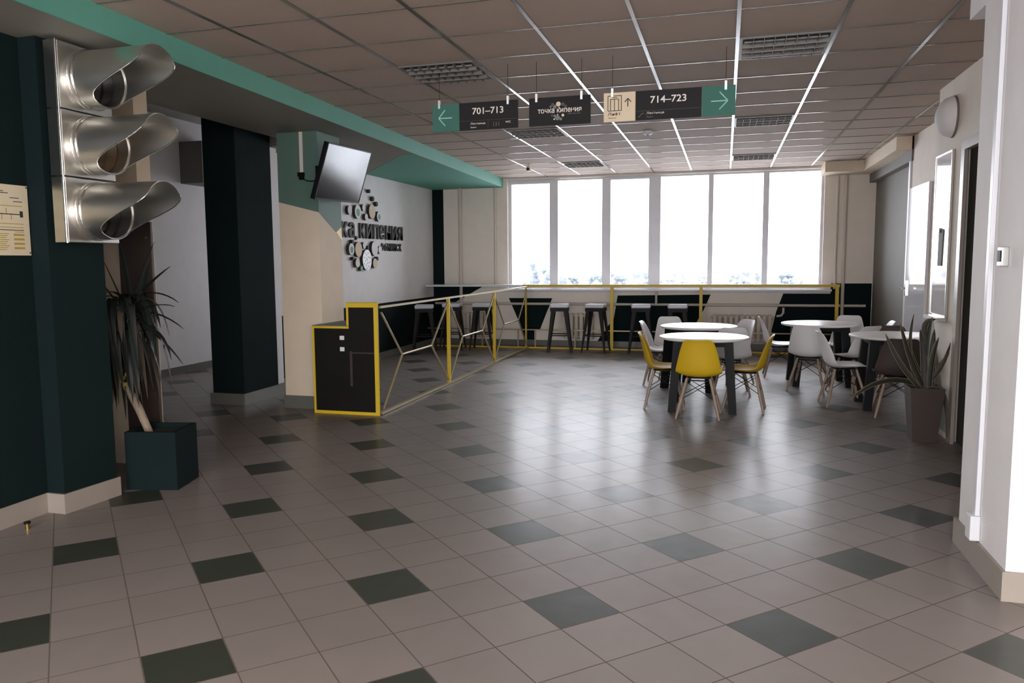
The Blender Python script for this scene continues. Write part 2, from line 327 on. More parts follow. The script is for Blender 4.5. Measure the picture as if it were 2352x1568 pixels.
hd = MB(); hd.box((2.07, 10.38, 1.02), (2.084, 10.43, 1.2), M['chrome']); hd.tube([(2.084, 10.405, 1.11), (2.02, 10.405, 1.11), (2.015, 10.30, 1.11)], .011, M['chrome'], 8); hd.build('door_handle', d1)
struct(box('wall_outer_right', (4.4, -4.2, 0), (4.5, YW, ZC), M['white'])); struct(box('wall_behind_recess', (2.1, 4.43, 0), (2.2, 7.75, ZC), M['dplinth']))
# back of the room, with an unseen window opening added for fill daylight
bw = MB(); bw.box((-8, -4.3, 0), (-3.75, -4.1, ZH), M['white']); bw.box((4.15, -4.3, 0), (4.5, -4.1, ZH), M['white']); bw.box((-3.75, -4.3, 0), (4.15, -4.1, .42), M['white']); bw.box((-3.75, -4.3, 2.82), (4.15, -4.1, ZH), M['white']); struct(bw.build('wall_back'))
w2 = MB()
for k in range(7): w2.box((-3.75 + k * 1.307, -4.22, .42), (-3.70 + k * 1.307, -4.15, 2.82), M['frame'])
struct(w2.build('added_back_mullions'))  # bars across the added opening, out of view

# ------------------------------------------------------------------ outside
gnd = tag(box('pale_hazed_ground', (-900, 14.5, -18.3), (900, 2200, -18), M['haze']), 'pale overexposed land far below the windows', 'ground', kind='stuff')  # whiteness of haze and overexposure put into the ground colour
def crown(cx, cy, top, r, label):
    t = thing('tree', label, 'tree', (cx, cy, -18), 0, 'hazy trees beyond the windows')
    MB().cyl((0, 0, 0), (0, 0, 18 + top - r), .35, M['treepale'], 8, .15).build('trunk', t)
    mb = MB()
    for k in range(46):
        a = random.uniform(0, 6.28); q = random.uniform(-1, 1); rr_ = r * random.uniform(.35, 1) * math.sqrt(max(0, 1 - q * q * .7))
        c = Vector((rr_ * math.cos(a), rr_ * math.sin(a), 18 + top - r + q * r * 1.1)); s = r * random.uniform(.12, .26)
        mb.add([c + Vector((s, 0, 0)), c + Vector((-s, 0, 0)), c + Vector((0, s, 0)), c + Vector((0, -s, 0)), c + Vector((0, 0, s)), c + Vector((0, 0, -s))],
               [(0, 2, 4), (2, 1, 4), (1, 3, 4), (3, 0, 4), (2, 0, 5), (1, 2, 5), (3, 1, 5), (0, 3, 5)], M['treepale'])
    mb.build('crown', t)
for x, top, r, lab in [(-34, .5, 4.5, 'largest pale tree at the bottom of the leftmost window pane'), (-29.5, -2, 2.6, 'small hazy tree right of the tall one in the leftmost pane'), (-21.5, -1, 4, 'faint tree low in the second window pane from the left'), (-14.5, -1.2, 4.6, 'faint tree low in the third window pane from the left'),
                  (-8.0, -1.4, 2.6, 'faint tree low in the fourth window pane'), (-3.2, -1.8, 2.2, 'small faint tree beside the mullion between fourth and fifth panes'), (3.6, -.6, 3.6, 'round hazy tree in the fifth window pane'), (10.6, -1.6, 3.4, 'low hazy tree at the right of the fifth window pane')]:
    crown(x, 150 + 3 * math.sin(x), top, r, lab)

# ------------------------------------------------------------------ pipes and radiators under the window
def pipe(name, pts, r, label): return tag(MB().tube(pts, r, M['radiator'], 10).build(name), label, 'pipe', None)
pipe('heating_pipe', [(-5.0, 13.27, .735), (.84, 13.27, .735), (2.1, 13.27, .735)], .022, 'long horizontal heating pipe below the window sill')
pipe('heating_pipe', [(-4.5, 13.24, .02), (-4.5, 13.24, ZS)], .03, 'white vertical riser pipe left of the window')
pipe('heating_pipe', [(1.64, 13.22, 1.0), (1.64, 13.22, 2.74)], .02, 'thinner left one of two white riser pipes right of window')
pipe('heating_pipe', [(1.76, 13.24, .02), (1.76, 13.24, 2.74)], .026, 'thicker right one of two white riser pipes right of window')
pipe('heating_pipe', [(-3.87, 13.27, 1.05), (-3.87, 13.27, ZS)], .02, 'white pipe standing at the left edge of the window')
pipe('heating_pipe', [(.90, 13.23, .70), (.90, 13.22, .62), (.87, 13.22, .575), (.80, 13.22, .565)], .018, 'bent pipe elbow joining the radiator behind the tables')
pipe('heating_pipe', [(-1.09, 13.26, .735), (-1.09, 13.26, .95)], .02, 'short upright pipe between heating pipe and sill')
def radiator(x, w, label):
    t = thing('radiator', label, 'radiator', (x, 13.23, 0), 0, 'radiators under the window')
    n = int(w / .085)
    for k in range(n):
        xx = k * .085; mb = MB(); mb.box((xx, -.045, .14), (xx + .06, .045, .58), M['radiator']); mb.build('radiator_column', t, bevel=.012)
    for z_ in (.54, .18): MB().tube([(-.03, 0, z_), (n * .085, 0, z_)], .022, M['radiator'], 8).build('header_pipe', t)
radiator(-4.40, .5, 'cream ribbed radiator seen through the slanted railing'); radiator(-2.62, .55, 'cream ribbed radiator behind the stools in mid room'); radiator(-.18, .95, 'widest cream ribbed radiator, behind the round tables')

# ------------------------------------------------------------------ railing and cabinet
RX = -3.18
rl = thing('railing', 'yellow metal railing with branching rods running back to the counter', 'railing', (RX, 6.9, 0))
py = [6.93, 8.87, 10.82, 12.80]
MB().box((-.02, 0, 1.035), (.02, 5.90, 1.055), M['rail']).build('top_rail', rl)
MB().box((-.02, 0, .005), (.02, 5.90, .03), M['rail']).build('bottom_rail', rl)
for y in py[1:3]: MB().box((-.018, y - 6.9 - .018, .03), (.018, y - 6.9 + .018, 1.035), M['yellow']).build('post', rl)
for a, b in zip(py[:-1], py[1:]):
    a -= 6.9; b -= 6.9; d = b - a; n1 = (0, a + .265 * d, .53); n2 = (0, a + .70 * d, .53)
    for p, q in [((0, a + .02, .99), n1), ((0, a + .02, .05), n1), (n1, n2), (n2, (0, b - .02, .99)), (n2, (0, b - .02, .05))]: MB().tube([p, q], .011, M['rail'], 8).build('branching_rod', rl)
cb = thing('cabinet', 'black two-level cabinet with yellow edges at the railing end', 'cabinet', (-3.87, 6.84, 0))
P = [(0, 0), (.70, 0), (.70, 1.085), (.395, 1.085), (.395, .86), (0, .86)]
MB().box((.005, .021, .005), (.385, .60, .859), M['dark']).box((.385, .021, .005), (.69, .05, 1.08), M['dark']).build('cabinet_body', cb)
t = .022
fr = MB()
fr.box((0, 0, 0), (.70, .02, .03), M['yellow']); fr.box((0, 0, .03), (t, .02, .86), M['yellow']); fr.box((.66, 0, .03), (.70, .02, 1.085), M['yellow'])
fr.box((t, 0, .84), (.395, .02, .86), M['yellow']); fr.box((.395 - t, 0, .86), (.395, .02, 1.085), M['yellow']); fr.box((.395, 0, 1.045), (.66, .02, 1.085), M['yellow'])
fr.build('yellow_frame', cb)
MB().box((t, .004, .03), (.395, .012, .84), M['panel']).build('low_panel', cb); MB().box((.395, .004, .03), (.66, .012, 1.045), M['panel']).build('tall_panel', cb)
MB().box((0, .0, .861), (.393, .61, .868), M['grey']).build('low_top', cb); MB().box((.374, .0, 1.086), (.70, .06, 1.092), M['yellow']).build('tall_top', cb)
MB().box((.40, -.001, .28), (.425, .004, .62), M['board']).build('inner_post', cb); MB().box((.425, -.001, .60), (.66, .004, .612), M['board']).build('shelf_edge', cb)
for z in (.62, .73): MB().box((.30, -.006, z), (.345, .004, z + .04), M['frame']).build('socket', cb)

# ------------------------------------------------------------------ bar counter along the window
ct = thing('bar_counter', 'long narrow window counter on yellow posts with low foot rail', 'counter', (0, 12.85, 0))
MB().box((-5.02, 0, 1.045), (1.66, .36, 1.075), M['frame']).build('counter_top', ct)
MB().box((-3.27, -.012, 1.04), (1.67, 0, 1.082), M['yellow']).build('yellow_edge', ct)
for x, w in ((-1.77, .026), (-.36, .024), (1.635, .024), (-3.22, .012)): MB().box((x - w, 0, 0), (x + w, .04, 1.045), M['yellow']).build('post', ct)
MB().box((-5.0, .005, .31), (1.62, .03, .328), M['rail']).build('foot_rail', ct); MB().box((-5.0, .005, .004), (1.62, .03, .028), M['yellow']).build('bottom_rail', ct)
for x in (-4.6, -4.0, -3.36, -3.06, -2.38, -1.0, .3): MB().box((x - .01, .008, .028), (x + .01, .026, .31), M['rail']).build('strut', ct)

# ------------------------------------------------------------------ bar stools
def make_stool(label):
    t = thing('bar_stool', label, 'stool', (0, 0, 0), 0, 'metal bar stools at the window counter')
    MB().prism([(-.15, -.15, .715), (.15, -.15, .715), (.15, .15, .715), (-.15, .15, .715)], (0, 0, .065), M['stoolseat']).build('seat', t, bevel=.02)
    MB().box((-.145, -.145, .66), (.145, .145, .713), M['stool']).build('seat_skirt', t)
    for sx in (-1, 1):
        for sy in (-1, 1):
            mb = MB(); a = Vector((sx * .13, sy * .13, .70)); b = Vector((sx * .20, sy * .20, 0))
            w0, w1 = .065, .022
            v = []
            for p, w in ((a, w0), (b, w1)):
                v += [p, p + Vector((-sx * w, 0, 0)), p + Vector((-sx * w, -sy * .01, 0)), p + Vector((-sx * .01, -sy * .01, 0)), p + Vector((-sx * .01, -sy * w, 0)), p + Vector((0, -sy * w, 0))]
            n = 6; mb.add(v, [tuple(range(5, -1, -1)), tuple(range(6, 12))] + [(i, (i + 1) % 6, (i + 1) % 6 + 6, i + 6) for i in range(6)], M['stool']); mb.build('leg', t)
    mb = MB(); r = .165
    for p, q in [((-r, -r), (r, -r)), ((r, -r), (r, r)), ((r, r), (-r, r)), ((-r, r), (-r, -r))]: mb.tube([(*p, .27), (*q, .27)], .009, M['stool'], 6)
    mb.build('foot_ring', t); return t
stools = [(-2.58, 12.58, .12, 'bar stool just right of where the slanted railing meets the counter'), (-1.99, 12.60, -.08, 'bar stool just left of the first thick yellow counter post'),
          (-1.27, 12.62, .05, 'bar stool just right of the first thick yellow counter post'), (-.70, 12.62, 0, 'bar stool partly hidden behind the white chairs'),
          (-3.9, 12.58, .1, 'bar stool behind the third railing panel, before the radiator'), (-4.41, 12.5, .15, 'bar stool behind the second railing post'), (-4.72, 12.0, .3, 'leftmost bar stool in the dark corner')]
st0 = None
for x, y, rz, lab in stools:
    if st0 is None: st0 = make_stool(lab); st0.location = (x, y, 0); st0.rotation_euler = (0, 0, rz)
    else: dup(st0, (x, y, 0), rz, lab)

# ------------------------------------------------------------------ tables
def make_table(label):
    t = thing('round_table', label, 'table', (0, 0, 0), 0, 'round cafe tables')
    MB().lathe([(.40, .690), (.425, .697), (.43, .708), (.428, .717), (.42, .72)], M['tabletop'], 64).build('tabletop', t)
    MB().box((-.27, -.27, .64), (.27, .27, .689), M['dark']).build('apron', t)
    for sx in (-1, 1):
        for sy in (-1, 1):
            a = Vector((sx * .235, sy * .235, .688)); b = Vector((sx * .285, sy * .26, 0)); w = .043; v = []
            for p, q in ((a, w), (b, w * .85)): v += [p + Vector((dx * q, dy * q, 0)) for dx, dy in ((-1, -1), (1, -1), (1, 1), (-1, 1))]
            MB().add(v, [(3, 2, 1, 0), (4, 5, 6, 7), (0, 1, 5, 4), (1, 2, 6, 5), (2, 3, 7, 6), (3, 0, 4, 7)], M['dark']).build('leg', t)
    return t
tb = make_table('round white table nearest the camera, ringed by yellow chairs'); tb.location = (-.19, 8.0, 0)
dup(tb, (-.28, 9.29, 0), -.45, 'round white table directly behind the one with yellow chairs')
dup(tb, (1.08, 9.9, 0), .06, 'round white table in front of the far right counter post')
dup(tb, (1.63, 8.47, 0), 0, 'round table beside the potted plant, with the brown chair')

# ------------------------------------------------------------------ shell chairs
def shell_mesh(m, name='seat_shell'):
    prof = [(.215, .395), (.20, .408), (.14, .408), (.04, .392), (-.06, .385), (-.13, .392), (-.175, .425), (-.197, .48), (-.21, .54), (-.224, .60), (-.238, .66), (-.25, .705), (-.262, .735), (-.27, .748)]
    wid = [.155, .18, .198, .208, .212, .212, .208, .200, .188, .174, .158, .145, .128, .095]
    lift = [.0, .006, .018, .03, .038, .05, .062, .066, .06, .05, .038, .026, .014, .004]
    n = len(prof); K = 14; th = .007
    def surf(off):
        V = []
        for i in range(n):
            a = prof[max(i - 1, 0)]; b = prof[min(i + 1, n - 1)]; ty, tz = b[0] - a[0], b[1] - a[1]; l = math.hypot(ty, tz); ny, nz = -tz / l, ty / l
            ny, nz = -ny * -1, nz
            # inner normal: up on the seat, forward on the back
            ny, nz = tz / l, -ty / l
            for k in range(K + 1):
                s = -1 + 2 * k / K; e = abs(s) ** 2.4 * lift[i]
                V.append((s * wid[i], prof[i][0] + ny * (e + off), prof[i][1] + nz * (e + off)))
        return V
    A = surf(0); B = surf(-th); N_ = len(A); mb = MB(); F = []
    q = lambda i, k: i * (K + 1) + k
    for i in range(n - 1):
        for k in range(K):
            F.append((q(i, k), q(i, k + 1), q(i + 1, k + 1), q(i + 1, k))); F.append((N_ + q(i, k), N_ + q(i + 1, k), N_ + q(i + 1, k + 1), N_ + q(i, k + 1)))
    rim = [q(0, k) for k in range(K + 1)] + [q(i, K) for i in range(1, n)] + [q(n - 1, k) for k in range(K - 1, -1, -1)] + [q(i, 0) for i in range(n - 2, 0, -1)]
    for a, b in zip(rim, rim[1:] + rim[:1]): F.append((b, a, a + N_, b + N_))
    mb.add(A + B, F, m, True); return mb
def make_chair(m, label, word):
    t = thing('shell_chair', label, 'chair', (0, 0, 0), 0, word)
    sh = shell_mesh(m).build('seat_shell', t); md = sh.modifiers.new('sub', 'SUBSURF'); md.levels = 1; md.render_levels = 2
    for sx in (-1, 1):
        for sy in (-1, 1):
            a = Vector((sx * .105, sy * .10 - .01, .372)); b = Vector((sx * .195, sy * .195, 0))
            lg = MB().tube([a, a.lerp(b, .6), b], [.013, .0155, .0105], M['wood'], 10).build('leg', t)
    mb = MB()
    L = lambda sx, sy, f: Vector((sx * .105, sy * .10 - .01, .372)).lerp(Vector((sx * .195, sy * .195, 0)), f)
    for p, q in [((-1, -1), (1, -1)), ((1, -1), (1, 1)), ((1, 1), (-1, 1)), ((-1, 1), (-1, -1))]:
        mb.tube([L(*p, .08), L(*q, .52)], .0035, M['dark'], 6); mb.tube([L(*q, .08), L(*p, .52)], .0035, M['dark'], 6)
    for sy in (-1, 1): mb.tube([L(-1, sy, .05), L(1, sy, .05)], .006, M['dark'], 6)
    mb.build('cross_wires', t)
    mb = MB(); mb.box((-.10, -.11, .371), (.10, .09, .380), M['dark']); mb.build('seat_bracket', t); return t
def face(x, y, tx, ty): return math.atan2(ty, tx) - math.pi / 2
protos = {}
def chair(kind, x, y, dx, dy, label):
    m = {'y': M['yellowshell'], 'w': M['whiteshell'], 'b': M['brownshell']}[kind]; word = {'y': 'yellow shell chairs at the nearest table', 'w': 'white shell chairs at the round tables', 'b': 'brown shell chairs at the right table'}[kind]
    rz = face(0, 0, dx, dy)
    if kind not in protos: protos[kind] = make_chair(m, label, word); protos[kind].location = (x, y, 0); protos[kind].rotation_euler = (0, 0, rz)
    else: dup(protos[kind], (x, y, 0), rz, label)
chair('y', -.215, 7.56, .03, 1, 'yellow shell chair with its back to the camera')
chair('y', -.56, 8.0, 1, .05, 'yellow shell chair at the left of the nearest table, facing right')
chair('y', .20, 7.99, -1, .08, 'yellow shell chair at the right of the nearest table, facing left')
chair('w', -.70, 9.50, 1, -.05, 'white chair facing right, just behind the left yellow chair')
chair('w', -.62, 10.05, .25, -1, 'white chair facing the camera behind the second table')
chair('w', .08, 8.97, -.05, 1, 'white chair back rising between the two aligned tables')
chair('w', .08, 9.78, -.75, -.55, 'white chair right of the second table, turned three-quarters left')
chair('w', .69, 10.43, 1, 0, 'white chair facing right, just left of the table by the counter post')
chair('w', .93, 9.38, .30, 1, 'large white chair back beside the right yellow chair, facing away')
chair('w', 1.38, 9.38, -.6, .8, 'mostly hidden white chair between two other white chairs, turned left')
chair('w', 1.17, 8.50, 1, .1, 'white chair facing right at the table beside the potted plant')
chair('w', 1.48, 10.62, -.25, -1, 'farthest white chair, facing the camera behind the post-side table')
chair('w', 1.62, 9.98, -1, 0, 'white chair facing left with its back behind the brown backrest')
chair('b', 1.56, 8.02, .05, 1, 'brown shell chair with its back to the camera, beside the pot')
chair('b', 1.72, 9.02, 0, -1, 'brown shell chair facing the camera across the right table')

# ------------------------------------------------------------------ potted plants
def leaf(mb, p0, p1, p2, w, m, n=9, edge=None, up=Vector((0, 0, 1)), tw=0.):
    p0, p1, p2 = Vector(p0), Vector(p1), Vector(p2); V = []
    for i in range(n + 1):
        t = i / n; p = p0 * (1 - t) ** 2 + p1 * 2 * t * (1 - t) + p2 * t * t
        d = (2 * (1 - t) * (p1 - p0) + 2 * t * (p2 - p1)).normalized(); s = d.cross(up)
        if s.length < .05: s = Vector((1, 0, 0))
        s = s.normalized(); nn = s.cross(d); s = (s * math.cos(tw) + nn * math.sin(tw)); nn = s.cross(d)
        ww_ = w * (math.sin(math.pi * min(1, .22 + t * .78)) ** .6 if t < 1 else 0) + .0008
        V += [p - s * ww_ + nn * ww_ * .25, p + nn * .0, p + s * ww_ + nn * ww_ * .25, p - nn * .002]
    F = []
    for i in range(n):
        a = i * 4; b = a + 4
        for k in range(4): F.append((a + k, a + (k + 1) % 4, b + (k + 1) % 4, b + k))
    mb.add(V, F, m, True)
    if edge:
        for sgn in (0, 2): mb.tube([V[i * 4 + sgn] for i in range(n + 1)], .0022, edge, 5)
dr = thing('potted_dracaena', 'drooping spiky plant with leaning trunk in a black cube planter', 'potted plant', (-3.615, 4.345, 0))
pr = MB(); R13 = Matrix.Rotation(math.radians(13), 4, 'Z')
for a, b in [((-.17, -.16, 0), (.17, -.135, .385)), ((-.17, .135, 0), (.17, .16, .385)), ((-.17, -.135, 0), (-.145, .135, .385)), ((.145, -.135, 0), (.17, .135, .385)), ((-.145, -.135, .01), (.145, .135, .03))]: pr.box(a, b, M['black'], R13)
pr.build('planter', dr)
MB().box((-.144, -.134, .031), (.144, .134, .35), M['soil'], R13).build('soil', dr)
tr = MB(); tr.tube([(-.09, 0, .33), (-.17, 0, .50), (-.24, 0, .62), (-.31, 0, .74), (-.35, 0, .82), (-.355, 0, .88)], [.026, .028, .026, .028, .022, .012], M['bark'], 10)
tr.tube([(-.35, 0, .86), (-.33, .02, .98), (-.26, .03, 1.2)], [.016, .015, .012], M['leaf'], 8)
tr.tube([(-.24, 0, .62), (-.27, .03, .70), (-.31, .04, .76), (-.35, .03, .84)], .014, M['bark'], 8)
for k in range(7): tr.box((-.31 + k * .012, -.032 - .001 * k, .66 + .022 * ((k * 3) % 5)), (-.295 + k * .012, -.02, .685 + .022 * ((k * 3) % 5)), M['paperyellow'])
tr.build('trunk', dr)
fo = MB(); C0 = Vector((-.22, 0, 1.18))
tips = [(.02, -.05, 1.50), (.14, 0, 1.46), (-.02, .05, 1.62), (.19, -.04, 1.20), (.20, .02, 1.05), (.10, -.08, .98), (-.42, -.05, 1.40), (-.44, .03, 1.28), (-.20, -.05, 1.60), (.12, .1, .80), (-.30, -.1, 1.5), (.15, .05, 1.22)]
for i, tp in enumerate(tips):
    tp = Vector(tp); base = C0 + Vector((random.uniform(-.05, .06), random.uniform(-.04, .04), random.uniform(-.12, .08))); mid = base.lerp(tp, .5) + Vector((0, 0, .10 if tp.z < 1.3 else .02)); leaf(fo, base, mid, tp, .019, M['leaf'])
for i in range(105):
    a = random.uniform(0, 6.28); base = C0 + Vector((random.uniform(-.11, .11), random.uniform(-.05, .05), random.uniform(-.26, .08)))
    rr_ = random.uniform(.06, .24); tp = base + Vector((math.cos(a) * rr_ + .05, math.sin(a) * rr_ * .7, -random.uniform(.15, .5))); mid = base + Vector((math.cos(a) * rr_ * .9, math.sin(a) * rr_ * .6, .10)); leaf(fo, base, mid, tp, .019, M['leaf'] if i % 5 else M['dryleaf'])
fo.build('foliage', dr)
sv = thing('potted_yucca', 'long-leaved plant in a tall square brown pot by right wall', 'potted plant', (1.56, 6.97, 0))
pt = MB(); a, b = .088, .125; th = .012
v = [(-a, -a, 0), (a, -a, 0), (a, a, 0), (-a, a, 0), (-b, -b, .44), (b, -b, .44), (b, b, .44), (-b, b, .44), (-b + th, -b + th, .44), (b - th, -b + th, .44), (b - th, b - th, .44), (-b + th, b - th, .44), (-b + th, -b + th, .40), (b - th, -b + th, .40), (b - th, b - th, .40), (-b + th, b - th, .40)]
pt.add(v, [(3, 2, 1, 0), (0, 1, 5, 4), (1, 2, 6, 5), (2, 3, 7, 6), (3, 0, 4, 7)] + [(4 + i, 4 + (i + 1) % 4, 8 + (i + 1) % 4, 8 + i) for i in range(4)] + [(8 + i, 8 + (i + 1) % 4, 12 + (i + 1) % 4, 12 + i) for i in range(4)], M['pot']); pt.build('pot', sv)
MB().box((-b + th + .002, -b + th + .002, .38), (b - th - .002, b - th - .002, .405), M['soil']).build('soil', sv)
lf = MB(); E_ = M['leafedge']
for p1, p2, w in [((-.12, -.02, .62), (-.20, -.03, .95), .020), ((-.20, .0, .60), (-.30, 0, .86), .018), ((-.02, 0, .80), (.03, -.02, 1.0), .020), ((.0, .02, .72), (-.05, .0, .90), .024), ((.04, 0, .70), (.06, .03, .90), .024), ((.02, -.03, .66), (.08, -.03, .84), .020),
                  ((-.10, .03, .60), (-.13, .03, .82), .022), ((.11, -.02, .62), (.16, -.03, .72), .014), ((-.28, -.05, .60), (-.56, -.08, .32), .022), ((.18, -.05, .55), (.15, -.10, .02), .018), ((.10, .04, .58), (.05, .04, .66), .02), ((.12, -.04, .55), (.16, -.05, .80), .015), ((-.16, 0, .66), (-.10, 0, 1.02), .013)]:
    leaf(lf, (random.uniform(-.05, .05), random.uniform(-.05, .05), .40), p1, p2, w, M['leaf2'], 10, E_, up=Vector((.2, 1, .1)), tw=random.uniform(-.4, .4))
leaf(lf, (.0, 0, .80), (-.06, 0, .99), (.06, -.02, .98), .02, M['leaf2'], 8, E_, up=Vector((.2, 1, .1)))
lf.build('foliage', sv)
nbd = thing('freestanding_board', 'dark brown upright board standing behind the black planter', 'board', (-4.02, 4.66, 0))
MB().box((-.14, 0, .0), (.14, .025, 1.77), M['board']).build('board_panel', nbd, bevel=.004)
for z in (.25, .55, .85, 1.45, 1.66): MB().cyl((.10, -.004, z), (.10, 0.002, z), .008, M['steel'], 10).build('bolt', nbd)
ds = thing('door_stop', 'tiny brass door stop on the floor beside the left wall', 'door stop', (-3.735, 3.37, 0))
MB().cyl((0, 0, 0), (0, 0, .032), .012, M['brass'], 16).build('stop_post', ds); MB().cyl((0, 0, .032), (0, 0, .042), .018, M['dark'], 16).build('rubber_cap', ds)

# ------------------------------------------------------------------ traffic-light lamp made from ducts
tl = thing('duct_traffic_light', 'giant traffic light made of sheet metal and duct pipes', 'traffic light', (-3.70, 3.66, 1.60))
for k in range(3):
    z = k * .378
    mb = MB(); mb.box((0, .01, z + .004), (.085, .40, z + .374), M['steel']); hb = mb.build('housing', tl, bevel=.003)
    MB().box((.0, -.002, z + .004), (.07, .009, z + .374), M['edge']).build('side_flange', hb)
MB().tube([(.078, .004, 0), (.078, .004, 1.134)], .006, M['edge'], 8).build('hinge_rod', tl)
for k in range(3):
    zc = k * .378 + .185; yc = .205; Rr = .165; seg = 48; n = 14; V = []
    for j in range(2):
        R_ = Rr - j * .004
        for k2 in range(seg):
            a = 2 * math.pi * k2 / seg; s = math.cos(a)     # 1 at the top, -1 at the bottom
            t_ = min(1, max(0, (s + .80) / 1.35)); ln = .15 + .36 * (t_ * t_ * (3 - 2 * t_))
            for i in range(n + 1): V.append((.085 + (ln) * i / n, yc + R_ * math.sin(a), zc + R_ * math.cos(a)))
    F = []; o2 = seg * (n + 1)
    for k2 in range(seg):
        a = k2 * (n + 1); b = ((k2 + 1) % seg) * (n + 1)
        for i in range(n): F.append((a + i, b + i, b + i + 1, a + i + 1)); F.append((o2 + a + i, o2 + a + i + 1, o2 + b + i + 1, o2 + b + i))
        F.append((a + n, b + n, o2 + b + n, o2 + a + n))
    vz = MB().add(V, F, M['steel'], True).build('visor', tl)
    ring = [(2 * math.pi * q_ / 60) for q_ in range(61)]
    def lnf(a):
        t_ = min(1, max(0, (math.cos(a) + .80) / 1.35)); return .15 + .36 * (t_ * t_ * (3 - 2 * t_))
    MB().tube([(.085 + lnf(a), yc + .163 * math.sin(a), zc + .163 * math.cos(a)) for a in ring], .0035, M['edge'], 6, False).build('rim', vz)
    MB().tube([(.225, yc + .158 * math.sin(a), zc + .158 * math.cos(a)) for a in ring], .005, M['edge'], 6, False).build('lens_ring', vz)
    MB().tube([(.145, yc + .168 * math.sin(a), zc + .168 * math.cos(a)) for a in [2 * math.pi * q_ / 40 for q_ in range(41)]], .004, M['edge'], 6).build('ring_seam', vz)
    MB().tube([(.115, yc + .168 * math.sin(a), zc + .168 * math.cos(a)) for a in [2 * math.pi * q_ / 40 for q_ in range(41)]], .005, M['steel'], 6).build('ring_seam', vz)
    MB().cyl((.13, yc, zc), (.14, yc, zc), .158, [M['blacklens'], M['amber'], M['blacklens']][k], 40).build('lens', vz)

# ------------------------------------------------------------------ poster on the near wall
po = thing('evacuation_plan', 'yellowish printed evacuation plan on the near black wall', 'poster', (-3.866, 3.18, 1.53))
MB().box((0, 0, 0), (.004, .46, .395), M['paper']).build('sheet', po)
ln = MB()
for z0, y0, y1, m in [(.355, .02, .30, 'ink'), (.345, .02, .33, 'ink'), (.335, .05, .28, 'paperyellow'), (.32, .34, .40, 'ink'), (.30, .36, .42, 'ink'), (.275, .02, .42, 'paperyellow'), (.175, .02, .42, 'paperyellow'), (.155, .10, .42, 'paperyellow'), (.14, .10, .42, 'ink'), (.13, .36, .42, 'paperyellow')]: ln.box((.004, y0, z0), (.0048, y1, z0 + .004), M[m])
for k in range(9): ln.box((.004, .02, .03 + k * .011), (.0048, .30 + .01 * (k % 3), .0345 + k * .011), M['paperyellow'])
for k in range(4): ln.box((.004, .35, .035 + k * .025), (.0048, .42, .047 + k * .025), M['paperyellow'])
for k in range(11): ln.box((.004, .03 + k * .031, .20 + .028 * (k % 2)), (.0048, .035 + k * .031, .235 + .028 * (k % 2)), M['paperyellow'])
ln.box((.004, .02, .228), (.0048, .40, .233), M['ink']); ln.box((.004, .40, .215), (.0048, .42, .25), M['ink']); ln.build('printed_plan', po)
for y, z in ((.45, .385), (.45, .015), (.012, .385), (.012, .015)): MB().cyl((.004, y, z), (.007, y, z), .005, M['steel'], 10).build('pin', po)

# ------------------------------------------------------------------ television on the cream column
tv = thing('television', 'tilted flat television on a bracket beside the cream column', 'television', (-3.60, 7.09, 2.33))
tm = Matrix.Rotation(math.radians(91.0), 4, 'Z') @ Matrix.Rotation(math.radians(18.5), 4, 'X') @ Matrix.Rotation(math.radians(-1.7), 4, 'Y')
w, h = .47, .27
MB().box((-w, 0, -h), (w, .045, h), M['dark'], tm).build('casing', tv, bevel=.004)
MB().box((-w + .012, -.003, -h + .02), (w - .012, 0, h - .012), M['screen'], tm).build('screen', tv)
be = MB(); be.box((-w, -.006, -h), (w, -.001, -h + .016), M['dark'], tm); be.box((-w, -.006, h - .009), (w, -.001, h), M['dark'], tm); be.box((-w, -.006, -h), (-w + .01, -.001, h), M['dark'], tm); be.box((w - .01, -.006, -h), (w, -.001, h), M['dark'], tm); be.build('bezel', tv)
mt = MB(); mt.box((-.255, .05, -.12), (-.225, .30, .08), M['dark']); mt.box((-.225, .10, -.06), (-.10, .16, .02), M['dark']); mt.box((-.13, -.05, -.10), (-.05, .22, .08), M['dark']); mt.build('wall_bracket', tv)
MB().box((-.15, -.30, -.10), (-.08, -.10, .06), M['dark']).build('power_box', tv)
cd = thing('cable_duct', 'thin beige cable duct with black plug on the teal column face', 'cable', (-4.03, 7.02, 2.33))
MB().box((-.018, 0, .02), (.018, .007, .425), M['signtext']).build('duct', cd)
MB().box((-.03, -.03, -.01), (.03, .007, .03), M['dark']).build('plug', cd); MB().box((-.015, -.03, -.04), (.03, .0, -.01), M['dark']).build('plug', cd)
MB().tube([(.02, -.015, -.03), (.07, -.02, -.055), (.14, -.03, -.06), (.20, -.04, -.045), (.24, -.04, -.02)], .005, M['dark'], 6).build('cord', cd)

# ------------------------------------------------------------------ logo on the white wall
lg = thing('wall_logo', 'raised dark lettering with round discs above and below on white wall', 'sign', (-5.06, 10.6, 1.9))
def LW(name, body, y0, y1, z0, z1, bold=.012, d=.025):
    mb = MB(); text(mb, body, (0.0, y0 - 10.6, z0 - 1.9), (0, 1, 0), (0, 0, 1), y1 - y0, z1 - z0, M['ink'], d, bold); mb.build(name, lg)
for ch, y0, y1 in [('т', 9.0, 9.2), ('о', 9.24, 9.46), ('ч', 9.50, 9.70), ('к', 9.80, 9.98), ('а', 10.02, 10.19), ('к', 10.36, 10.53), ('и', 10.57, 10.77), ('п', 10.81, 11.0), ('е', 11.03, 11.22), ('н', 11.26, 11.45), ('и', 11.49, 11.68), ('я', 11.72, 11.92)]:
    LW('letter', ch, y0, y1, 1.822, 2.04)
LW('comma', ',', 10.22, 10.27, 1.79, 1.85)
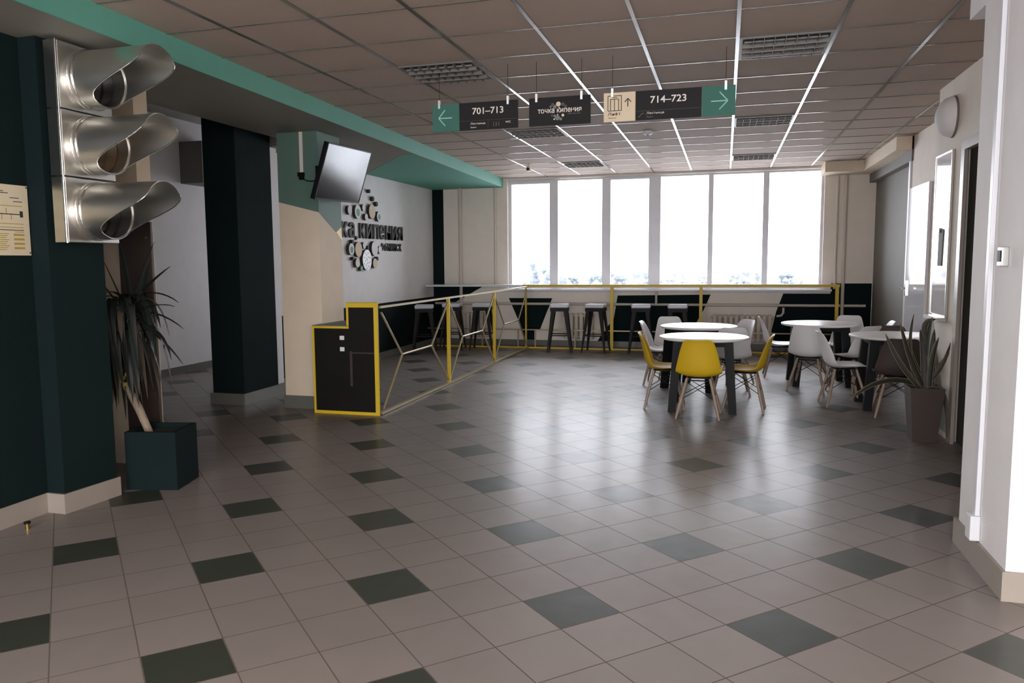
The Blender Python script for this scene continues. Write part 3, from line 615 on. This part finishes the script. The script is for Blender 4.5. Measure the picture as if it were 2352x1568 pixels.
for i, ch in enumerate('обнинск'): LW('small_letter', ch, 11.10 + i * .116, 11.10 + i * .116 + .085, 1.648, 1.768, .015, .015)
discs = [(10.01, 2.20, .064, 0), (10.26, 2.19, .098, 1), (10.45, 2.26, .048, 0), (10.66, 2.51, .027, 2), (10.78, 2.41, .034, 2), (10.90, 2.34, .035, 2), (10.73, 2.22, .107, 3), (10.53, 2.13, .048, 0), (10.97, 2.16, .075, 1), (10.08, 1.76, .033, 2), (10.03, 1.66, .083, 1), (10.25, 1.66, .109, 3),
         (10.44, 1.72, .048, 0), (10.57, 1.69, .027, 2), (10.79, 1.68, .110, 0), (10.98, 1.66, .060, 0), (10.08, 1.53, .023, 2), (10.21, 1.47, .066, 0), (10.52, 1.51, .150, 4), (10.79, 1.46, .074, 3), (10.88, 1.53, .030, 2), (10.33, 1.39, .038, 5),
         (9.55, 2.12, .06, 0), (9.70, 1.68, .05, 3), (10.05, 2.38, .03, 2), (10.35, 2.42, .05, 0)]
for y, z, r, k in discs:
    y -= 10.6; z -= 1.9
    d = MB().cyl((0, y, z), (.045, y, z), r, M['ink'] if k == 2 else M['board'], 32).build('disc', lg)
    face_m = [M['cool'], M['cool'], M['ink'], M['cream'], M['frame'], M['teal']][k]
    MB().cyl((.045, y, z), (.049, y, z), r * .985, face_m, 32).build('disc_face', d)
    if k == 1: MB().cyl((.049, y, z - r * .1), (.051, y, z - r * .1), r * .55, M['teal'], 28).build('teal_centre', d)
    if k == 4:
        mb = MB()
        for q_ in range(16):
            a = q_ * 2.4; rr_ = r * .85 * math.sqrt(q_ / 16); mb.cyl((.049, y + rr_ * math.cos(a), z + rr_ * math.sin(a)), (.051, y + rr_ * math.cos(a), z + rr_ * math.sin(a)), r * .07, M['teal'], 10)
        mb.build('teal_dots', d)

# ------------------------------------------------------------------ hanging signs
YS = 5.70
def sign(label, x0, x1, z0=2.448, z1=2.648): return thing('hanging_sign', label, 'sign', (x0, YS, z0)), x1 - x0, z1 - z0
def clips(t, xs, h):
    for x in xs:
        c = MB(); c.box((x - .008, -.008, h - .03), (x + .008, .018, h + .03), M['steel']); cc = c.build('clip', t)
        MB().tube([(x, .005, h + .02), (x, .005, ZC - 2.448 - .001)], .0016, M['dark'], 5).build('hanging_wire', cc)
def strokes(name, t, segs, r, m):
    mb = MB()
    for p, q in segs: mb.tube([(p[0], -.003, p[1]), (q[0], -.003, q[1])], r, m, 8)
    mb.build(name, t)
X3 = (1, 0, 0); Z3 = (0, 0, 1)
t, w, h = sign('left hanging sign with left arrow and numbers 701-713', -2.145, -1.48)
MB().box((0, 0, 0), (.212, .012, h), M['tealsign']).build('teal_panel', t); MB().box((.214, 0, 0), (w, .012, h), M['signdark']).build('dark_panel', t)
strokes('arrow', t, [((.05, .098), (.155, .098)), ((.05, .098), (.10, .158)), ((.05, .098), (.10, .042))], .0045, M['arrow'])
mb = MB(); text(mb, '701–713', (.315, 0, .112), X3, Z3, .24, .048, M['signtext'], .002, .012); mb.build('room_numbers', t)
mb = MB(); text(mb, 'Лестница', (.30, 0, .036), X3, Z3, .115, .018, M['signtext']); text(mb, 'Stairs', (.30, 0, .014), X3, Z3, .045, .011, M['signtext']); text(mb, 'WC', (.57, 0, .038), X3, Z3, .04, .014, M['signtext'])
mb.box((.214, -.001, .066), (w, 0, .068), M['board']); mb.box((.435, -.001, .01), (.438, 0, .062), M['board']); mb.build('small_print', t)
strokes('toilet_icon', t, [((.48, .02), (.48, .05)), ((.50, .02), (.50, .05)), ((.52, .02), (.52, .05)), ((.495, .02), (.505, .035))], .002, M['grey'])
clips(t, (.055, .59), h)
t, w, h = sign('middle hanging sign, dark with the round dotted logo', -1.395, -.945)
MB().box((0, 0, 0), (w, .012, h), M['signdark']).build('dark_panel', t)
mb = MB(); text(mb, 'точка кипения', (.065, 0, .088), X3, Z3, .32, .030, M['signtext'], .002, .01); text(mb, 'обнинск', (.285, 0, .072), X3, Z3, .095, .010, M['grey'], .002); mb.build('lettering', t)
mb = MB()
for x, z, r, m in [(.217, .148, .017, 'signbeige'), (.223, .122, .005, 'signtext'), (.175, .146, .012, 'board'), (.19, .13, .014, 'dplinth'), (.25, .145, .013, 'board'), (.27, .13, .010, 'board'), (.16, .132, .008, 'dplinth'), (.25, .068, .010, 'signbeige'), (.212, .074, .004, 'signtext'), (.186, .043, .005, 'signtext'), (.21, .052, .018, 'dplinth'), (.19, .066, .010, 'dplinth'), (.235, .042, .010, 'dplinth'), (.17, .07, .008, 'board')]:
    mb.cyl((x, 0, z), (x, -.0015, z), r, M[m], 20)
mb.build('dots', t); clips(t, (.055, .385), h)
t, w, h = sign('right hanging sign with lift icon, numbers 714-723 and right arrow', -.850, .045)
MB().box((0, 0, 0), (.222, .012, h), M['signbeige']).build('beige_panel', t); MB().box((.224, 0, 0), (.672, .012, h), M['signdark']).build('dark_panel', t); MB().box((.674, 0, 0), (w, .012, h), M['tealsign']).build('teal_panel', t)
strokes('lift_icon', t, [((.03, .075), (.03, .178)), ((.03, .178), (.125, .178)), ((.125, .178), (.125, .075)), ((.125, .075), (.03, .075)), ((.048, .075), (.048, .155)), ((.048, .155), (.105, .155)), ((.105, .155), (.105, .075)), ((.076, .075), (.076, .155)), ((.06, .167), (.095, .167))], .0022, M['ink'])
strokes('up_arrow', t, [((.17, .10), (.17, .155)), ((.17, .155), (.148, .132)), ((.17, .155), (.192, .132))], .003, M['ink'])
mb = MB(); text(mb, 'Лифт', (.03, 0, .038), X3, Z3, .09, .026, M['ink'], .002, .01); text(mb, 'Elevator', (.035, 0, .022), X3, Z3, .055, .009, M['ink']); mb.build('lift_lettering', t)
mb = MB(); text(mb, '714–723', (.325, 0, .112), X3, Z3, .245, .048, M['signtext'], .002, .012); mb.build('room_numbers', t)
mb = MB(); text(mb, 'Лестница', (.30, 0, .036), X3, Z3, .12, .018, M['signtext']); text(mb, 'Stairs', (.30, 0, .016), X3, Z3, .045, .010, M['grey']); mb.box((.224, -.001, .062), (.672, 0, .064), M['board']); mb.build('small_print', t)
strokes('stairs_icon', t, [((.245, .02), (.27, .045)), ((.27, .045), (.285, .045))], .002, M['grey'])
strokes('arrow', t, [((.735, .098), (.845, .098)), ((.845, .098), (.79, .158)), ((.845, .098), (.79, .042))], .0045, M['arrow'])
clips(t, (.06, .83), h)

# ------------------------------------------------------------------ ceiling lights, detector, camera, wall lamp
def make_light(label):
    t = thing('ceiling_light', label, 'ceiling light', (0, 0, ZC), 0, 'louvred ceiling lights in the tile grid')
    a = .013; b = .587
    fr = MB(); fr.box((a, a, -.012), (b, a + .02, -.001), M['louvre']); fr.box((a, b - .02, -.012), (b, b, -.001), M['louvre']); fr.box((a, a + .02, -.012), (a + .02, b - .02, -.001), M['louvre']); fr.box((b - .02, a + .02, -.012), (b, b - .02, -.001), M['louvre']); fr.build('frame', t)
    MB().box((a + .02, a + .02, -.003), (b - .02, b - .02, -.001), M['louvreback']).build('reflector', t)
    lv = MB()
    for k in range(1, 4):
        y = a + .02 + (b - a - .04) * k / 4; lv.box((a + .02, y - .004, -.034), (b - .02, y + .004, -.003), M['louvre'])
    for k in range(1, 8):
        x = a + .02 + (b - a - .04) * k / 8; lv.box((x - .0015, a + .02, -.030), (x + .0015, b - .02, -.003), M['louvre'])
    lv.build('louvre', t)
    for k in range(4):
        y = a + .02 + (b - a - .04) * (k + .5) / 4; MB().tube([(a + .03, y, -.014), (b - .03, y, -.014)], .007, M['tube'], 8).build('tube', t)
    return t
l0 = None
for i, j, lab in [(1, 2, 'louvred ceiling light left of and above the 701-713 sign'), (5, 2, 'largest louvred ceiling light, near the top right'), (1, 7, 'louvred ceiling light behind the gap between left and middle signs'), (5, 7, 'louvred ceiling light just right of the right-hand sign'),
                  (1, 12, 'far ceiling light above the second window pane'), (5, 12, 'far ceiling light above the fifth window pane')]:
    loc = (OX + .6 * i, OY + .6 * j, ZC)
    if l0 is None: l0 = make_light(lab); l0.location = loc
    else: dup(l0, loc, 0, lab)
sd = thing('smoke_detector', 'small round smoke detector on the ceiling behind the signs', 'smoke detector', (-.86, 9.08, ZC))
MB().lathe([(.02, -.045), (.045, -.035), (.055, -.012), (.05, -.001)], M['frame'], 24).build('detector_body', sd)
MB().lathe([(.008, -.05), (.014, -.046), (.012, -.044)], M['dark'], 12).build('sensor', sd)
vc = thing('surveillance_camera', 'small beige camera hanging from the ceiling near the left window', 'camera', (-2.85, 11.6, ZC))
MB().cyl((0, 0, -.03), (0, 0, -.001), .018, M['frame'], 12).build('mount', vc); MB().box((-.03, -.05, -.10), (.03, .05, -.032), M['signbeige']).build('camera_body', vc, bevel=.008); MB().cyl((0, -.052, -.068), (0, -.05, -.068), .02, M['dark'], 16).build('lens', vc)
wl = thing('wall_lamp', 'round white dome lamp high on the right wall', 'lamp', (1.748, 7.27, 2.60))
dm = MB(); dm.lathe([(.165, 0.), (.16, .03), (.145, .07), (.11, .105), (.06, .125), (.01, .13)], M['cool'], 40, Matrix.Rotation(math.radians(-90), 4, 'Y')); dm.build('dome', wl)
MB().lathe([(.165, -.0), (.165, .015), (.156, .018)], M['grey'], 40, Matrix.Rotation(math.radians(-90), 4, 'Y')).build('base_ring', wl)

# ------------------------------------------------------------------ whiteboard, papers, intercom, conduit
wb = thing('whiteboard', 'white glossy whiteboard reflecting the window on right wall', 'whiteboard', (1.745, 7.17, .98))
MB().box((-.012, .012, .012), (0, .50, 1.34), M['whiteboard']).build('board_surface', wb)
f2 = MB(); f2.box((-.018, 0, 0), (0, .012, 1.352), M['edge']); f2.box((-.018, .50, 0), (0, .512, 1.352), M['edge']); f2.box((-.018, .012, 0), (0, .50, .012), M['edge']); f2.box((-.018, .012, 1.34), (0, .50, 1.352), M['edge']); f2.build('board_frame', wb)
MB().box((-.07, .02, -.03), (0.0, .46, -.002), M['edge']).build('pen_tray', wb)
pp = thing('hanging_paper', 'small paper sheet clipped to the whiteboard', 'paper', (1.73, 7.33, 1.70))
MB().prism([(-.002, 0, .0), (-.002, .14, .02), (-.002, .14, -.30), (-.002, .02, -.30)], (-.002, 0, 0), M['grey']).build('sheet', pp); MB().cyl((-.004, .07, -.01), (-.012, .07, -.01), .014, M['ink'], 14).build('magnet', pp)
ic = thing('wall_intercom', 'small metallic intercom box on the near right pillar', 'intercom', (1.18, 3.90, 1.43))
MB().box((-.03, 0, 0), (-.001, .06, .085), M['edge']).build('metal_cover', ic, bevel=.004); MB().box((-.033, .012, .02), (-.03, .048, .07), M['dark']).build('speaker_panel', ic)
cdt = thing('wall_conduit', 'white vertical cable conduit with end box on the near pillar', 'conduit', (1.18, 4.12, .135))
MB().box((-.022, -.022, .10), (-.001, .022, ZC - .137), M['frame']).build('conduit', cdt, bevel=.004); MB().box((-.045, -.04, .0), (-.001, .04, .12), M['frame']).build('end_box', cdt, bevel=.006)
for z in (.02, .085): MB().box((-.04, .04, z), (-.01, .052, z + .02), M['frame']).build('clip', cdt)
